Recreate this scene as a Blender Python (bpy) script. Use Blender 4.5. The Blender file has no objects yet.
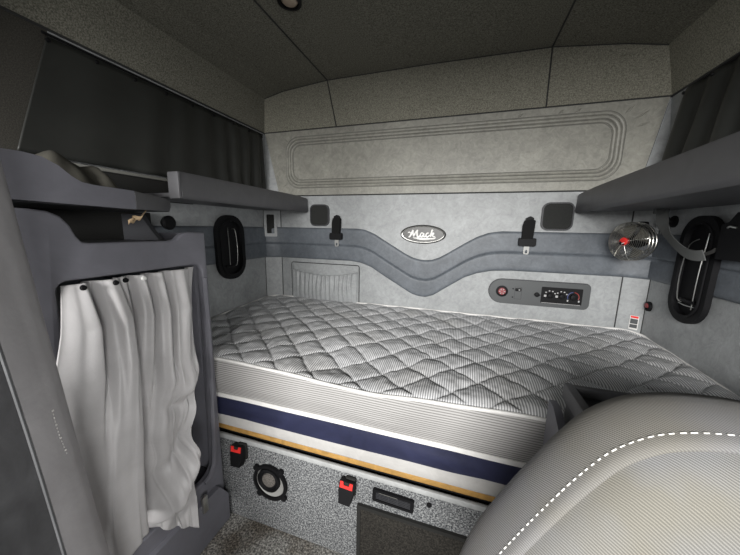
import bpy, bmesh, math, random
from mathutils import Vector, Matrix, noise
from math import pi, sin, cos, radians as rd

random.seed(4)
H = 1.10                       # eye height above the cab floor; shapes below are measured from the eye
C = bpy.context.scene.collection
sc = bpy.context.scene

# ------------------------------------------------------------------ materials
def mat(name, col, rough=.6, metal=0., spec=.5, var=None, vscale=6., bump=None, detail=4., coat=0., grain=None):
    """var: (dark, bright) colour multipliers mottled over the surface; bump: (scale, strength, distance)"""
    m = bpy.data.materials.new(name); m.use_nodes = True
    nt = m.node_tree; N = nt.nodes; L = nt.links; b = N['Principled BSDF']
    b.inputs['Base Color'].default_value = (*col, 1); b.inputs['Roughness'].default_value = rough
    b.inputs['Metallic'].default_value = metal; b.inputs['Specular IOR Level'].default_value = spec
    b.inputs['Coat Weight'].default_value = coat
    tc = N.new('ShaderNodeTexCoord')
    if var:
        n = N.new('ShaderNodeTexNoise'); n.inputs['Scale'].default_value = vscale; n.inputs['Detail'].default_value = detail
        n.inputs['Distortion'].default_value = .8; n.inputs['Roughness'].default_value = .62
        L.new(tc.outputs['Object'], n.inputs['Vector'])
        r = N.new('ShaderNodeValToRGB'); r.color_ramp.elements[0].position = .3; r.color_ramp.elements[1].position = .7
        r.color_ramp.elements[0].color = (*[min(1, c*var[0]) for c in col], 1)
        r.color_ramp.elements[1].color = (*[min(1, c*var[1]) for c in col], 1)
        L.new(n.outputs['Fac'], r.inputs['Fac']); L.new(r.outputs['Color'], b.inputs['Base Color'])
    if grain:
        g = N.new('ShaderNodeTexNoise'); g.inputs['Scale'].default_value = grain[0]; g.inputs['Detail'].default_value = 5; g.inputs['Roughness'].default_value = .7; g.inputs['Distortion'].default_value = 1.2
        L.new(tc.outputs['Object'], g.inputs['Vector'])
        gr = N.new('ShaderNodeMapRange'); gr.inputs[1].default_value = .3; gr.inputs[2].default_value = .7; gr.inputs[3].default_value = grain[1]; gr.inputs[4].default_value = 2-grain[1]
        L.new(g.outputs['Fac'], gr.inputs[0])
        mx = N.new('ShaderNodeMix'); mx.data_type = 'RGBA'; mx.blend_type = 'MULTIPLY'; mx.inputs[0].default_value = 1
        L.new(r.outputs['Color'], mx.inputs[6]); L.new(gr.outputs[0], mx.inputs[7]); L.new(mx.outputs[2], b.inputs['Base Color'])
    if bump:
        n2 = N.new('ShaderNodeTexNoise'); n2.inputs['Scale'].default_value = bump[0]; n2.inputs['Detail'].default_value = 3
        L.new(tc.outputs['Object'], n2.inputs['Vector'])
        bp = N.new('ShaderNodeBump'); bp.inputs['Strength'].default_value = bump[1]; bp.inputs['Distance'].default_value = bump[2]
        L.new(n2.outputs['Fac'], bp.inputs['Height']); L.new(bp.outputs['Normal'], b.inputs['Normal'])
    return m

def stripe_mat(name, c0, c1, axis, period, rough=.8, distort=0., bump=0., dscale=3., noise_mix=.0, stain=None, pos=(.4, .6)):
    m = mat(name, c0, rough); nt = m.node_tree; N = nt.nodes; L = nt.links; b = N['Principled BSDF']
    tc = N.new('ShaderNodeTexCoord')
    w = N.new('ShaderNodeTexWave'); w.wave_type = 'BANDS'; w.bands_direction = axis
    w.inputs['Scale'].default_value = .31416/period; w.inputs['Distortion'].default_value = distort
    w.inputs['Detail'].default_value = 1; w.inputs['Detail Scale'].default_value = dscale
    L.new(tc.outputs['Object'], w.inputs['Vector'])
    r = N.new('ShaderNodeValToRGB'); r.color_ramp.elements[0].position = pos[0]; r.color_ramp.elements[1].position = pos[1]
    r.color_ramp.elements[0].color = (*c0, 1); r.color_ramp.elements[1].color = (*c1, 1)
    L.new(w.outputs['Fac'], r.inputs['Fac'])
    out = r.outputs['Color']
    if stain:
        n = N.new('ShaderNodeTexNoise'); n.inputs['Scale'].default_value = stain[1]; n.inputs['Detail'].default_value = 3
        L.new(tc.outputs['Object'], n.inputs['Vector'])
        r2 = N.new('ShaderNodeValToRGB'); r2.color_ramp.elements[0].position = .45; r2.color_ramp.elements[1].position = .68
        r2.color_ramp.elements[0].color = (1, 1, 1, 1); r2.color_ramp.elements[1].color = (*stain[0], 1)
        L.new(n.outputs['Fac'], r2.inputs['Fac'])
        mx = N.new('ShaderNodeMix'); mx.data_type = 'RGBA'; mx.blend_type = 'MULTIPLY'; mx.inputs[0].default_value = 1
        L.new(out, mx.inputs[6]); L.new(r2.outputs['Color'], mx.inputs[7]); out = mx.outputs[2]
    L.new(out, b.inputs['Base Color'])
    if bump:
        bp = N.new('ShaderNodeBump'); bp.inputs['Strength'].default_value = bump; bp.inputs['Distance'].default_value = .001
        L.new(w.outputs['Fac'], bp.inputs['Height']); L.new(bp.outputs['Normal'], b.inputs['Normal'])
    return m

def speckle_mat(name, cols, scale, rough=.95, bump=.5, stain=None):
    m = mat(name, cols[0], rough, spec=.2); nt = m.node_tree; N = nt.nodes; L = nt.links; b = N['Principled BSDF']
    tc = N.new('ShaderNodeTexCoord')
    n = N.new('ShaderNodeTexNoise'); n.inputs['Scale'].default_value = scale; n.inputs['Detail'].default_value = 2.5; n.inputs['Roughness'].default_value = .7
    L.new(tc.outputs['Object'], n.inputs['Vector'])
    r = N.new('ShaderNodeValToRGB'); E = r.color_ramp.elements
    E[0].position = .36; E[0].color = (*cols[0], 1); E[1].position = .64; E[1].color = (*cols[-1], 1)
    if len(cols) == 3:
        e = E.new(.5); e.color = (*cols[1], 1)
    L.new(n.outputs['Fac'], r.inputs['Fac']); out = r.outputs['Color']
    if stain:
        n3 = N.new('ShaderNodeTexNoise'); n3.inputs['Scale'].default_value = stain[1]; n3.inputs['Detail'].default_value = 4
        L.new(tc.outputs['Object'], n3.inputs['Vector'])
        r2 = N.new('ShaderNodeValToRGB'); r2.color_ramp.elements[0].position = .42; r2.color_ramp.elements[1].position = .6
        r2.color_ramp.elements[0].color = (1, 1, 1, 1); r2.color_ramp.elements[1].color = (*stain[0], 1)
        L.new(n3.outputs['Fac'], r2.inputs['Fac'])
        mx = N.new('ShaderNodeMix'); mx.data_type = 'RGBA'; mx.blend_type = 'MULTIPLY'; mx.inputs[0].default_value = 1
        L.new(out, mx.inputs[6]); L.new(r2.outputs['Color'], mx.inputs[7]); out = mx.outputs[2]
    L.new(out, b.inputs['Base Color'])
    bp = N.new('ShaderNodeBump'); bp.inputs['Strength'].default_value = bump; bp.inputs['Distance'].default_value = .002
    L.new(n.outputs['Fac'], bp.inputs['Height']); L.new(bp.outputs['Normal'], b.inputs['Normal'])
    return m

M = {}
M['vinyl'] = mat('grey_vinyl', (.335, .348, .354), .5, var=(.86, 1.12), vscale=9, bump=(90, .35, .0015), detail=7, grain=(38, .84))
M['vinyl_warm_light'] = mat('grey_vinyl_warm_light', (.295, .29, .256), .48, var=(.86, 1.12), vscale=10, bump=(90, .4, .0018), detail=7, grain=(32, .80))  # same grey vinyl, with the warm upper light put into its colour
M['vinyl_blue'] = mat('blue_grey_vinyl', (.115, .129, .147), .5, var=(.82, 1.16), vscale=11, bump=(90, .35, .0015), detail=7, grain=(38, .82))
M['seam'] = mat('seam_shadow_thread', (.035, .036, .036), .8)
M['crease'] = mat('crease_shade', (.17, .168, .155), .8)
M['headliner'] = speckle_mat('headliner_felt', [(.10, .098, .08), (.18, .175, .145), (.27, .262, .22)], 240, bump=.25)
M['headliner2'] = speckle_mat('headliner_felt_lit', [(.15, .146, .117), (.24, .232, .19), (.34, .33, .275)], 240, bump=.25)
M['plastic'] = mat('grey_plastic', (.165, .165, .19), .48, var=(.92, 1.08), vscale=14, bump=(500, .2, .0006))
M['plastic_shelf'] = mat('dark_grey_plastic', (.098, .098, .104), .5, var=(.9, 1.1), vscale=14, bump=(500, .2, .0006))
M['plastic_dark'] = mat('charcoal_plastic', (.040, .041, .046), .5, bump=(400, .15, .0006))
M['panel_grey'] = mat('panel_grey_plastic', (.075, .08, .083), .42)
M['black'] = mat('black_plastic', (.006, .006, .007), .6, spec=.2)
M['black_matte'] = mat('black_rubber', (.012, .012, .011), .85)
M['chrome'] = mat('chrome', (.62, .62, .60), .28, metal=1)
M['cage'] = mat('dark_cage_wire', (.50, .49, .46), .28, metal=1)
M['steel'] = mat('dull_steel', (.6, .6, .57), .35, metal=1)
M['zinc'] = mat('zinc_plate', (.38, .38, .37), .6, metal=.6)
M['marking'] = mat('marking_grey', (.42, .42, .42), .5)
M['white_paint'] = mat('white_enamel', (.86, .86, .84), .4)
M['red'] = mat('red_plastic', (.80, .035, .03), .4)
M['red_dark'] = mat('dull_red_plastic', (.26, .05, .055), .5)
M['badge'] = mat('badge_grey', (.055, .055, .053), .4, var=(.8, 1.3), vscale=20)
M['glass'] = mat('dark_glass', (.012, .013, .014), .08, spec=.6)
M['cloth_dark'] = mat('blackout_cloth', (.022, .023, .021), .48, var=(.8, 1.2), vscale=5, bump=(300, .2, .001))
M['curtain'] = mat('silver_grey_vinyl', (.52, .51, .515), .42, var=(.88, 1.1), vscale=7, bump=(160, .2, .001), detail=6)
M['curtain_near'] = mat('mid_grey_vinyl', (.36, .35, .36), .62, var=(.85, 1.12), vscale=7, bump=(160, .25, .001), detail=6)
M['curtain_shade_hem'] = mat('grey_vinyl_shade_hem', (.075, .077, .08), .55, var=(.7, 1.4), vscale=9, bump=(160, .25, .001), detail=6)  # curtain vinyl darkened for the shaded fold; also the hem line
M['tick'] = stripe_mat('striped_ticking', (.28, .285, .297), (.72, .725, .735), 'X', .0068, .8, distort=.35, dscale=.3, bump=.25, pos=(.25, .75), stain=((.93, .92, .90), 5))
M['border'] = stripe_mat('ribbed_border', (.19, .185, .18), (.43, .422, .415), 'Z', .0068, .75, distort=1.1, bump=.3, dscale=.12, pos=(.1, .6))
M['navy'] = mat('navy_satin', (.021, .024, .056), .42, var=(.75, 1.35), vscale=7, bump=(30, .3, .002))
M['white_tape'] = mat('white_tape', (.82, .81, .79), .7, var=(.9, 1.05), vscale=20, bump=(300, .3, .001))
M['tape_grey'] = mat('pale_grey_tape', (.50, .49, .475), .7, var=(.9, 1.05), vscale=20, bump=(300, .3, .001))
M['wood'] = mat('plywood_edge', (.44, .25, .07), .6, var=(.72, 1.2), vscale=30, bump=(90, .3, .001))
M['edge_grey'] = mat('pale_grey_edging', (.42, .43, .43), .6, var=(.85, 1.1), vscale=30)
M['carpet'] = speckle_mat('grey_flecked_carpet', [(.035, .037, .041), (.145, .150, .156), (.36, .37, .37)], 190, bump=.7)
M['floor'] = speckle_mat('worn_floor_carpet', [(.06, .06, .058), (.19, .185, .175), (.46, .45, .42)], 150, bump=.9, stain=((.5, .45, .4), 7))
M['mesh'] = speckle_mat('black_mesh_rubber', [(.014, .013, .012), (.026, .024, .021), (.044, .041, .035)], 210, bump=.9)
M['seat'] = stripe_mat('seat_twill', (.155, .157, .163), (.265, .267, .272), 'DIAGONAL', .0024, .85, distort=1.2, bump=.55, dscale=.6, pos=(.2, .8), stain=((.93, .88, .74), 6.5))
M['seat_side'] = stripe_mat('seat_twill_bolster', (.145, .145, .154), (.235, .235, .243), 'DIAGONAL', .0022, .85, distort=.8, bump=.5, dscale=.6, pos=(.2, .8), stain=((.95, .91, .78), 5))
M['thread'] = mat('white_thread', (.85, .84, .80), .6)
M['tan'] = mat('tan_paper', (.55, .40, .24), .8)
M['webbing'] = mat('grey_webbing', (.115, .12, .118), .8, bump=(250, .4, .001))
M['label_white'] = mat('label_white', (.75, .74, .72), .6)
M['olive'] = mat('dark_olive_cloth', (.055, .052, .042), .85, var=(.7, 1.3), vscale=12, bump=(200, .3, .001))
M['headliner_fore'] = speckle_mat('headliner_felt_shaded', [(.045, .043, .037), (.06, .057, .05), (.08, .076, .066)], 330, bump=.2)  # headliner felt darkened to paint in the shade on the fore wall
M['rail'] = mat('rail_grey', (.20, .20, .185), .5)
M['lens'] = mat('lamp_lens', (.45, .36, .28), .4)

# ------------------------------------------------------------------ mesh helpers
def fin(bm, name, m, parent=None, smooth=True, angle=40):
    bmesh.ops.recalc_face_normals(bm, faces=bm.faces)
    me = bpy.data.meshes.new(name); bm.to_mesh(me); bm.free()
    o = bpy.data.objects.new(name, me); C.objects.link(o)
    me.materials.append(M[m] if isinstance(m, str) else m)
    if smooth:
        for p in me.polygons: p.use_smooth = True
        me.set_sharp_from_angle(angle=rd(angle))
    o.parent = parent
    return o

def rbox(bm, c, s, r=.004, mw=None, seg=2):
    t = bmesh.new(); bmesh.ops.create_cube(t, size=1)
    for v in t.verts: v.co = Vector((v.co.x*s[0], v.co.y*s[1], v.co.z*s[2]))
    r = min(r, min(s)*.49)
    if r > 0: bmesh.ops.bevel(t, geom=t.edges[:], offset=r, segments=seg, affect='EDGES', profile=.5)
    X = Matrix.Translation(c)
    if mw: X = mw @ X
    t.transform(X); _merge(bm, t)

def _merge(bm, t):
    mp = {v: bm.verts.new(v.co) for v in t.verts}
    for f in t.faces:
        try: bm.faces.new([mp[v] for v in f.verts])
        except ValueError: pass
    t.free()

def prism(bm, poly, d0, d1, mw, bevel=0, seg=2):
    """poly in local xy, extruded along local z from d0 to d1, placed by mw"""
    t = bmesh.new()
    a = [t.verts.new((x, y, d0)) for x, y in poly]; b = [t.verts.new((x, y, d1)) for x, y in poly]
    n = len(poly)
    t.faces.new(a[::-1]); t.faces.new(b)
    for i in range(n): t.faces.new((a[i], a[(i+1) % n], b[(i+1) % n], b[i]))
    bmesh.ops.recalc_face_normals(t, faces=t.faces)
    if bevel:
        es = [e for e in t.edges if len(e.link_faces) == 2 and any(len(f.verts) == n and f.verts[0].co.z == d1 for f in e.link_faces) and abs(e.verts[0].co.z-e.verts[1].co.z) < 1e-9]
        bmesh.ops.bevel(t, geom=es, offset=bevel, segments=seg, affect='EDGES', profile=.5)
    t.transform(mw); _merge(bm, t)

def rrect(w, h, r, n=6, cx=0, cy=0):
    out = []
    for k, (sx, sy) in enumerate(((1, 1), (-1, 1), (-1, -1), (1, -1))):
        for i in range(n+1):
            a = k*pi/2 + i*pi/2/n
            out.append((cx+sx*(w/2-r)+r*cos(a), cy+sy*(h/2-r)+r*sin(a)))
    return out

def ellipse(a, b, n=40, cx=0, cy=0): return [(cx+a*cos(2*pi*i/n), cy+b*sin(2*pi*i/n)) for i in range(n)]

def ring(bm, outer, inner, d0, d1, mw):
    """a flat frame between two equally long loops"""
    t = bmesh.new(); n = len(outer)
    L = [[t.verts.new((x, y, d)) for x, y in lp] for lp, d in ((outer, d0), (outer, d1), (inner, d1), (inner, d0))]
    for k in range(4):
        A, B = L[k], L[(k+1) % 4]
        for i in range(n): t.faces.new((A[i], A[(i+1) % n], B[(i+1) % n], B[i]))
    t.transform(mw); _merge(bm, t)

def tube(bm, pts, r, seg=8, closed=False, flat=None):
    """round tube along pts; flat=(w,h,up) gives a flat section"""
    pts = [Vector(p) for p in pts]; n = len(pts); rings = []
    up = None
    for i in range(n):
        if closed: d = pts[(i+1) % n]-pts[i-1]
        else: d = pts[min(i+1, n-1)]-pts[max(i-1, 0)]
        d.normalize()
        if up is None:
            up = d.orthogonal().normalized()
        up = (up-d*up.dot(d)).normalized()
        u, sd = up, d.cross(up)
        rr = r[i] if isinstance(r, (list, tuple)) else r
        rings.append([bm.verts.new(pts[i]+(u*cos(2*pi*k/seg)+sd*sin(2*pi*k/seg))*rr) for k in range(seg)])
    for i in range(n if closed else n-1):
        A, B = rings[i], rings[(i+1) % n]
        for k in range(seg): bm.faces.new((A[k], A[(k+1) % seg], B[(k+1) % seg], B[k]))
    if not closed:
        bm.faces.new(rings[0][::-1]); bm.faces.new(rings[-1])

def ribbon(bm, pts, w, t, side):
    """flat strap along pts, w wide along vector side(i), t thick"""
    pts = [Vector(p) for p in pts]; R = []
    for i, p in enumerate(pts):
        d = (pts[min(i+1, len(pts)-1)]-pts[max(i-1, 0)]).normalized()
        s = Vector(side(i) if callable(side) else side); s = (s-d*s.dot(d)).normalized(); nn = d.cross(s)
        R.append([bm.verts.new(p+s*a*w/2+nn*b*t/2) for a, b in ((-1, -1), (1, -1), (1, 1), (-1, 1))])
    for A, B in zip(R, R[1:]):
        for k in range(4): bm.faces.new((A[k], A[(k+1) % 4], B[(k+1) % 4], B[k]))
    bm.faces.new(R[0][::-1]); bm.faces.new(R[-1])

def lathe(bm, prof, mw, n=32):
    """prof: (radius, height) along local z"""
    t = bmesh.new(); L = []
    for r, h in prof:
        L.append([t.verts.new((r*cos(2*pi*i/n), r*sin(2*pi*i/n), h)) for i in range(n)] if r > 1e-6 else [t.verts.new((0, 0, h))])
    for A, B in zip(L, L[1:]):
        for i in range(n):
            j = (i+1) % n
            if len(A) == 1 and len(B) == 1: continue
            if len(A) == 1: t.faces.new((A[0], B[i], B[j]))
            elif len(B) == 1: t.faces.new((A[i], A[j], B[0]))
            else: t.faces.new((A[i], A[j], B[j], B[i]))
    t.transform(mw); _merge(bm, t)

def sheet(bm, f, nu, nv, closed_u=False):
    V = [[bm.verts.new(f(i/(nu if closed_u else nu-1), j/(nv-1))) for j in range(nv)] for i in range(nu)]
    for i in range(nu if closed_u else nu-1):
        for j in range(nv-1):
            k = (i+1) % nu
            bm.faces.new((V[i][j], V[k][j], V[k][j+1], V[i][j+1]))
    return V

def solid(o, t, off=0):
    md = o.modifiers.new('thickness', 'SOLIDIFY'); md.thickness = t; md.offset = off; return o

def spline(ctrl, n):
    """Catmull-Rom through control points (any dimension), n samples"""
    P = [Vector(c) for c in ctrl]; out = []
    for i in range(n):
        t = i/(n-1)*(len(P)-1); k = min(int(t), len(P)-2); u = t-k
        a, b, c, d = P[max(k-1, 0)], P[k], P[k+1], P[min(k+2, len(P)-1)]
        out.append(.5*((2*b)+(c-a)*u+(2*a-5*b+4*c-d)*u*u+(3*b-a-3*c+d)*u**3))
    return out

def lerp_tab(tab, x):
    if x <= tab[0][0]: return tab[0][1]
    for (a, b), (c, d) in zip(tab, tab[1:]):
        if x <= c: return b+(d-b)*(x-a)/(c-a)
    return tab[-1][1]

def smooth_tab(tab, x):
    if x <= tab[0][0]: return tab[0][1]
    for (a, b), (c, d) in zip(tab, tab[1:]):
        if x <= c:
            u = (x-a)/(c-a); u = u*u*(3-2*u); return b+(d-b)*u
    return tab[-1][1]

def face_mat(o, right, up):
    """frame at o: local x=right, local y=up, local z=out of the surface"""
    x = Vector(right).normalized(); y = Vector(up); y = (y-x*y.dot(x)).normalized(); z = x.cross(y)
    m = Matrix((x, y, z)).transposed().to_4x4(); m.translation = Vector(o); return m

YB = 1.55; XL = -1.15; XR = .768
def on_back(x, z, off=0): return face_mat((x, YB-off, z), (1, 0, 0), (0, 0, 1))
def on_left(y, z, off=0, x=XL): return face_mat((x+off, y, z), (0, 1, 0), (0, 0, 1))
def on_right(y, z, off=0, x=XR): return face_mat((x-off, y, z), (0, -1, 0), (0, 0, 1))

# ------------------------------------------------------------------ scene bookkeeping
ROOTS = []
def empty(name):
    o = bpy.data.objects.new(name, None); o.empty_display_size = .05; C.objects.link(o); return o
def tag(o, label, cat, group=None):
    o['label'] = label; o['category'] = cat
    if group: o['group'] = group
    ROOTS.append(o); return o
def thing(name, label, cat, group=None): return tag(empty(name), label, cat, group)
def struct(o):
    o['kind'] = 'structure'; ROOTS.append(o); return o

# ================================================================== THE SHELL
CX_L, CX_R = -1.06, .69          # where the back wall turns into its corner facets
YC = 1.505
YF = -.45                        # the shell runs on past the eye towards the cab
ZT = .53                         # top of the padded walls

def wp(s, z, off=0.):
    """point on the unrolled walls: s = x on the back wall, running on round the corner facets along the side walls"""
    lr = math.hypot(XR-CX_R, YB-YC); ll = math.hypot(CX_L-XL, YB-YC)
    if s > CX_R:
        d = s-CX_R
        if d < lr:
            n = Vector((-(YB-YC), -(XR-CX_R), 0)).normalized()
            return Vector((CX_R+(XR-CX_R)*d/lr, YB+(YC-YB)*d/lr, z))+n*off
        return Vector((XR-off, YC-(d-lr), z))
    if s < CX_L:
        d = CX_L-s
        if d < ll:
            n = Vector(((YB-YC), -(CX_L-XL), 0)).normalized()
            return Vector((CX_L-(CX_L-XL)*d/ll, YB+(YC-YB)*d/ll, z))+n*off
        return Vector((XL+off, YC-(d-ll), z))
    return Vector((s, YB-off, z))

def quads(name, polys, m, thick=.02):
    bm = bmesh.new()
    for p in polys: bm.faces.new([bm.verts.new(v) for v in p])
    bmesh.ops.remove_doubles(bm, verts=bm.verts, dist=1e-5)
    o = fin(bm, name, m, smooth=False)
    return struct(o)

TL, TR = (-1.15, YB, ZT), (.75, YB, ZT)
quads('wall_back', [[(CX_L, YB, -1.1), (CX_R, YB, -1.1), (CX_R, YB, .172), (CX_L, YB, .172)]], 'vinyl')
# the upper padded panel stands a little proud of the lower one
bm = bmesh.new()
prism(bm, [(CX_L+.004, .178), (CX_R-.004, .178), (.742, ZT-.003), (-1.142, ZT-.003)], 0, .010, on_back(0, 0), bevel=.006)
struct(fin(bm, 'wall_back_upper', 'vinyl_warm_light'))
quads('trim_1', [[(CX_R, YB, -1.1), (XR, YC, -1.1), (XR, YC, .172), (CX_R, YB, .172)],
                 [(CX_R, YB, .172), (XR, YC, .172), TR]], 'vinyl')
quads('trim_2', [[(CX_L, YB, -1.1), (XL, YC, -1.1), (XL, YC, .172), (CX_L, YB, .172)],
                 [(CX_L, YB, .172), (XL, YC, .172), TL]], 'vinyl')
quads('wall_right', [[(XR, YC, -1.1), (XR, YF, -1.1), (XR, YF, .172), (XR, YC, .172)],
                     [(XR, YC, .172), (XR, YF, .172), (.75, YF, ZT), TR]], 'vinyl')
quads('wall_left', [[(XL, YC, -1.1), (XL, YF, -1.1), (XL, YF, .172), (XL, YC, .172)],
                    [(XL, YC, .172), (XL, .60, .172), (-1.15, .60, ZT), TL]], 'vinyl')
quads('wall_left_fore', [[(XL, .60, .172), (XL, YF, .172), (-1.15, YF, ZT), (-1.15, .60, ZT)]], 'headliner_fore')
quads('floor', [[(XL, YF, -1.1), (XR, YF, -1.1), (XR, YB, -1.1), (XL, YB, -1.1)]], 'floor')
# headliner: arched roof, sloping sides; rear strip and right side coloured lighter as if lit
CP = [(-1.105, .697), (-.985, .722), (-.72, .745), (-.2, .75), (.30, .747), (.56, .72), (.69, .697)]
YS = 1.50
quads('ceiling', [[(a[0], YF, a[1]), (b[0], YF, b[1]), (b[0], YS, b[1]), (a[0], YS, a[1])] for a, b in zip(CP, CP[1:])], 'headliner')
BX = [-1.15, -1.0, -.70, -.2, .30, .6, .75]
quads('trim_3', [[(BX[i], YB-.003, ZT), (BX[i+1], YB-.003, ZT), (CP[i+1][0], YS, CP[i+1][1]), (CP[i][0], YS, CP[i][1])] for i in range(6)], 'headliner2')
quads('trim_4', [[(-1.15, YF, ZT), TL, (CP[0][0], YS, CP[0][1]), (CP[0][0], YF, CP[0][1])]], 'headliner')
quads('trim_5', [[(.75, YF, ZT), TR, (CP[-1][0], YS, CP[-1][1]), (CP[-1][0], YF, CP[-1][1])]], 'headliner2')
# unseen header box, added to keep windscreen light off ceiling and upper walls
bm = bmesh.new(); rbox(bm, ((XL+XR)/2, YF-.06, .585), (XR-XL, .12, .37), .02); struct(fin(bm, 'trim_11', 'headliner'))
# headliner seams
bm = bmesh.new()
for i, k in ((2, 2), (4, 4)):
    tube(bm, [(CP[k][0], YF, CP[k][1]), (CP[k][0], YS-.002, CP[k][1]-.001), (BX[i]+.01, YB-.006, ZT+.002)], .0032, 6)
tube(bm, [(a, YS, z) for a, z in CP], .003, 6)
tube(bm, [(-1.15, YB-.006, ZT), (.75, YB-.006, ZT)], .0045, 6)
tube(bm, [(-1.147, YF, ZT), (-1.147, YB, ZT)], .004, 6); tube(bm, [(.747, YF, ZT), (.747, YB, ZT)], .004, 6)
struct(fin(bm, 'trim_6', 'seam'))
# piped ridges on the upper panel
bm = bmesh.new()
for d, r in ((0, .0068), (.015, .0075), (.030, .0062)):
    pts = [(x, YB-.011, z) for x, z in rrect(1.60-2*d, .262-2*d, .075-d*.6, 8, -.195, .356)]
    tube(bm, pts, r, 8, closed=True)
struct(fin(bm, 'trim_7', 'vinyl_warm_light'))
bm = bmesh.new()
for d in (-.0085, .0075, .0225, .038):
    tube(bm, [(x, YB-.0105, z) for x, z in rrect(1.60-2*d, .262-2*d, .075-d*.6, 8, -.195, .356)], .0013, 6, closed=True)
struct(fin(bm, 'trim_12', 'crease'))  # thin dark lines paint the shade between the ridges
# pinched folds where the padding turns the corners
bm = bmesh.new()
for x, z, dx, dz in ((.635, .455, .05, .03), (.645, .425, .045, .015), (.60, .478, .03, .03), (.42, .497, .025, .018), (.36, .499, .02, .016), (-.98, .465, -.04, .03), (-1.0, .25, -.03, -.03), (-.6, .498, .02, .016), (.2, .498, .022, .015)):
    tube(bm, [(x, YB-.009, z), (x+dx*.5, YB-.0125, z+dz*.5), (x+dx, YB-.009, z+dz)], [.001, .0045, .001], 8)
struct(fin(bm, 'trim_8', 'vinyl_warm_light'))
# seam lines on the lower walls
bm = bmesh.new()
for s in (CX_L, CX_R):
    tube(bm, [wp(s, -.6, .0005), wp(s, .172, .0005)], .0026, 6)
for y, x in ((YC, XL), (YC, XR)): tube(bm, [(x, y, -.6), (x, y, .172)], .0024, 6)
tube(bm, [wp(-1.3, .176, .001), wp(-1.1, .176, .001), wp(CX_L, .176, .001), wp(CX_R, .176, .001), wp(.8, .176, .001)], .003, 6)
struct(fin(bm, 'trim_9', 'seam'))

# blue padded band that runs round all three walls and dips to a V
TOP = [(-.565, -.008), (-.52, -.013), (-.465, -.034), (-.41, -.066), (-.29, -.135), (-.25, -.154), (-.215, -.163), (-.18, -.166), (-.145, -.162), (-.11, -.149), (-.07, -.125), (.02, -.066), (.07, -.036), (.12, -.016), (.18, -.007)]
BOT = [(-.60, -.192), (-.54, -.200), (-.48, -.220), (-.41, -.262), (-.25, -.352), (-.21, -.364), (-.17, -.366), (-.13, -.352), (-.05, -.295), (.02, -.246), (.08, -.220), (.15, -.203), (.24, -.197)]
def band_y(v):      # puff across the band, 0..1 from top to bottom
    e = min(v, 1-v); edge = min(1, e/.07); edge = math.sqrt(max(0, 1-(1-edge)**2))
    groove = math.exp(-((v-.53)/.018)**2)
    return .011*edge-.006*groove*edge
S0, S1 = -2.3, 2.05
ss = [S0+i*(S1-S0)/40 for i in range(41)]
ss = sorted(set([round(s, 4) for s in ss]+[round(-.62+i*.0125, 4) for i in range(72)]+[CX_L, CX_R, CX_L-math.hypot(CX_L-XL, YB-YC), CX_R+math.hypot(XR-CX_R, YB-YC)]))
vv = [0, .008, .02, .04, .07, .12, .2, .3, .4, .47, .50, .515, .53, .545, .56, .6, .7, .8, .88, .93, .96, .98, .992, 1]
bm = bmesh.new(); cols = []
for s in ss:
    a, b = lerp_tab(TOP, s), lerp_tab(BOT, s)
    cols.append([bm.verts.new(wp(s, a+(b-a)*v, band_y(v)+.0005)) for v in vv])
for A, B in zip(cols, cols[1:]):
    for j in range(len(vv)-1): bm.faces.new((A[j], B[j], B[j+1], A[j+1]))
struct(fin(bm, 'trim_10', 'vinyl_blue', angle=60))
# ================================================================== BUNK
bb = thing('bunk_base', 'grey flecked carpet bunk front with plywood edge under the striped mattress', 'bed base')
bm = bmesh.new(); rbox(bm, (-.185, .76, -.934), (1.92, .02, .328), .006); fin(bm, 'front_panel', 'carpet', bb)
bm = bmesh.new(); rbox(bm, (-.185, .753, -.7635), (1.92, .012, .018), .003); fin(bm, 'edge_trim', 'edge_grey', bb)
bm = bmesh.new(); rbox(bm, (-.185, 1.15, -.748), (1.92, .775, .011), .002); fin(bm, 'gap_gasket', 'black', bb)  # black slab stands in for the shaded gap under the board
bm = bmesh.new(); rbox(bm, (-.185, 1.15, -.7305), (1.92, .79, .019), .002); fin(bm, 'board', 'wood', bb)
bm = bmesh.new(); lathe(bm, [(.0075, 0), (.0075, .003), (0, .004)], face_mat((-.04, .7495, -.80), (1, 0, 0), (0, 0, 1)), 12); fin(bm, 'screw', 'black', bb)

# mattress
X0, X1, Y0, Y1 = -1.138, .768, .755, 1.538
def foot(r=.09, n=8, d=0., step=.02):
    """footprint loop, resampled evenly"""
    w, h = X1-X0-2*d, Y1-Y0-2*d
    base = rrect(w, h, max(.01, r-d), n, (X0+X1)/2, (Y0+Y1)/2)
    out = []; m = len(base)
    for i in range(m):
        a, b = Vector(base[i]), Vector(base[(i+1) % m]); k = max(1, int((b-a).length/step))
        out += [a+(b-a)*j/k for j in range(k)]
    return out
def edge_z(x, y):
    back = (y-Y0)/(Y1-Y0)
    z = -.466+.031*back
    z -= .017*math.exp(-((x+.27)/.22)**2)*(1-back)
    z += .012*math.exp(-((x-.0)/.16)**2)*(1-back)*.0
    z += .004*noise.noise((x*7, y*7, 1.3))
    return z
mt = thing('mattress', 'quilted grey striped mattress with navy side band lying on the bunk', 'mattress')
NB = foot(); nN = len(NB); ctr = Vector(((X0+X1)/2, (Y0+Y1)/2))
def wallpt(i, z, off):
    p, a, b = NB[i], NB[i-1], NB[(i+1) % nN]; t = (b-a).normalized(); n = Vector((t.y, -t.x))
    return Vector((p.x+n.x*off, p.y+n.y*off, z))
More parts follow.
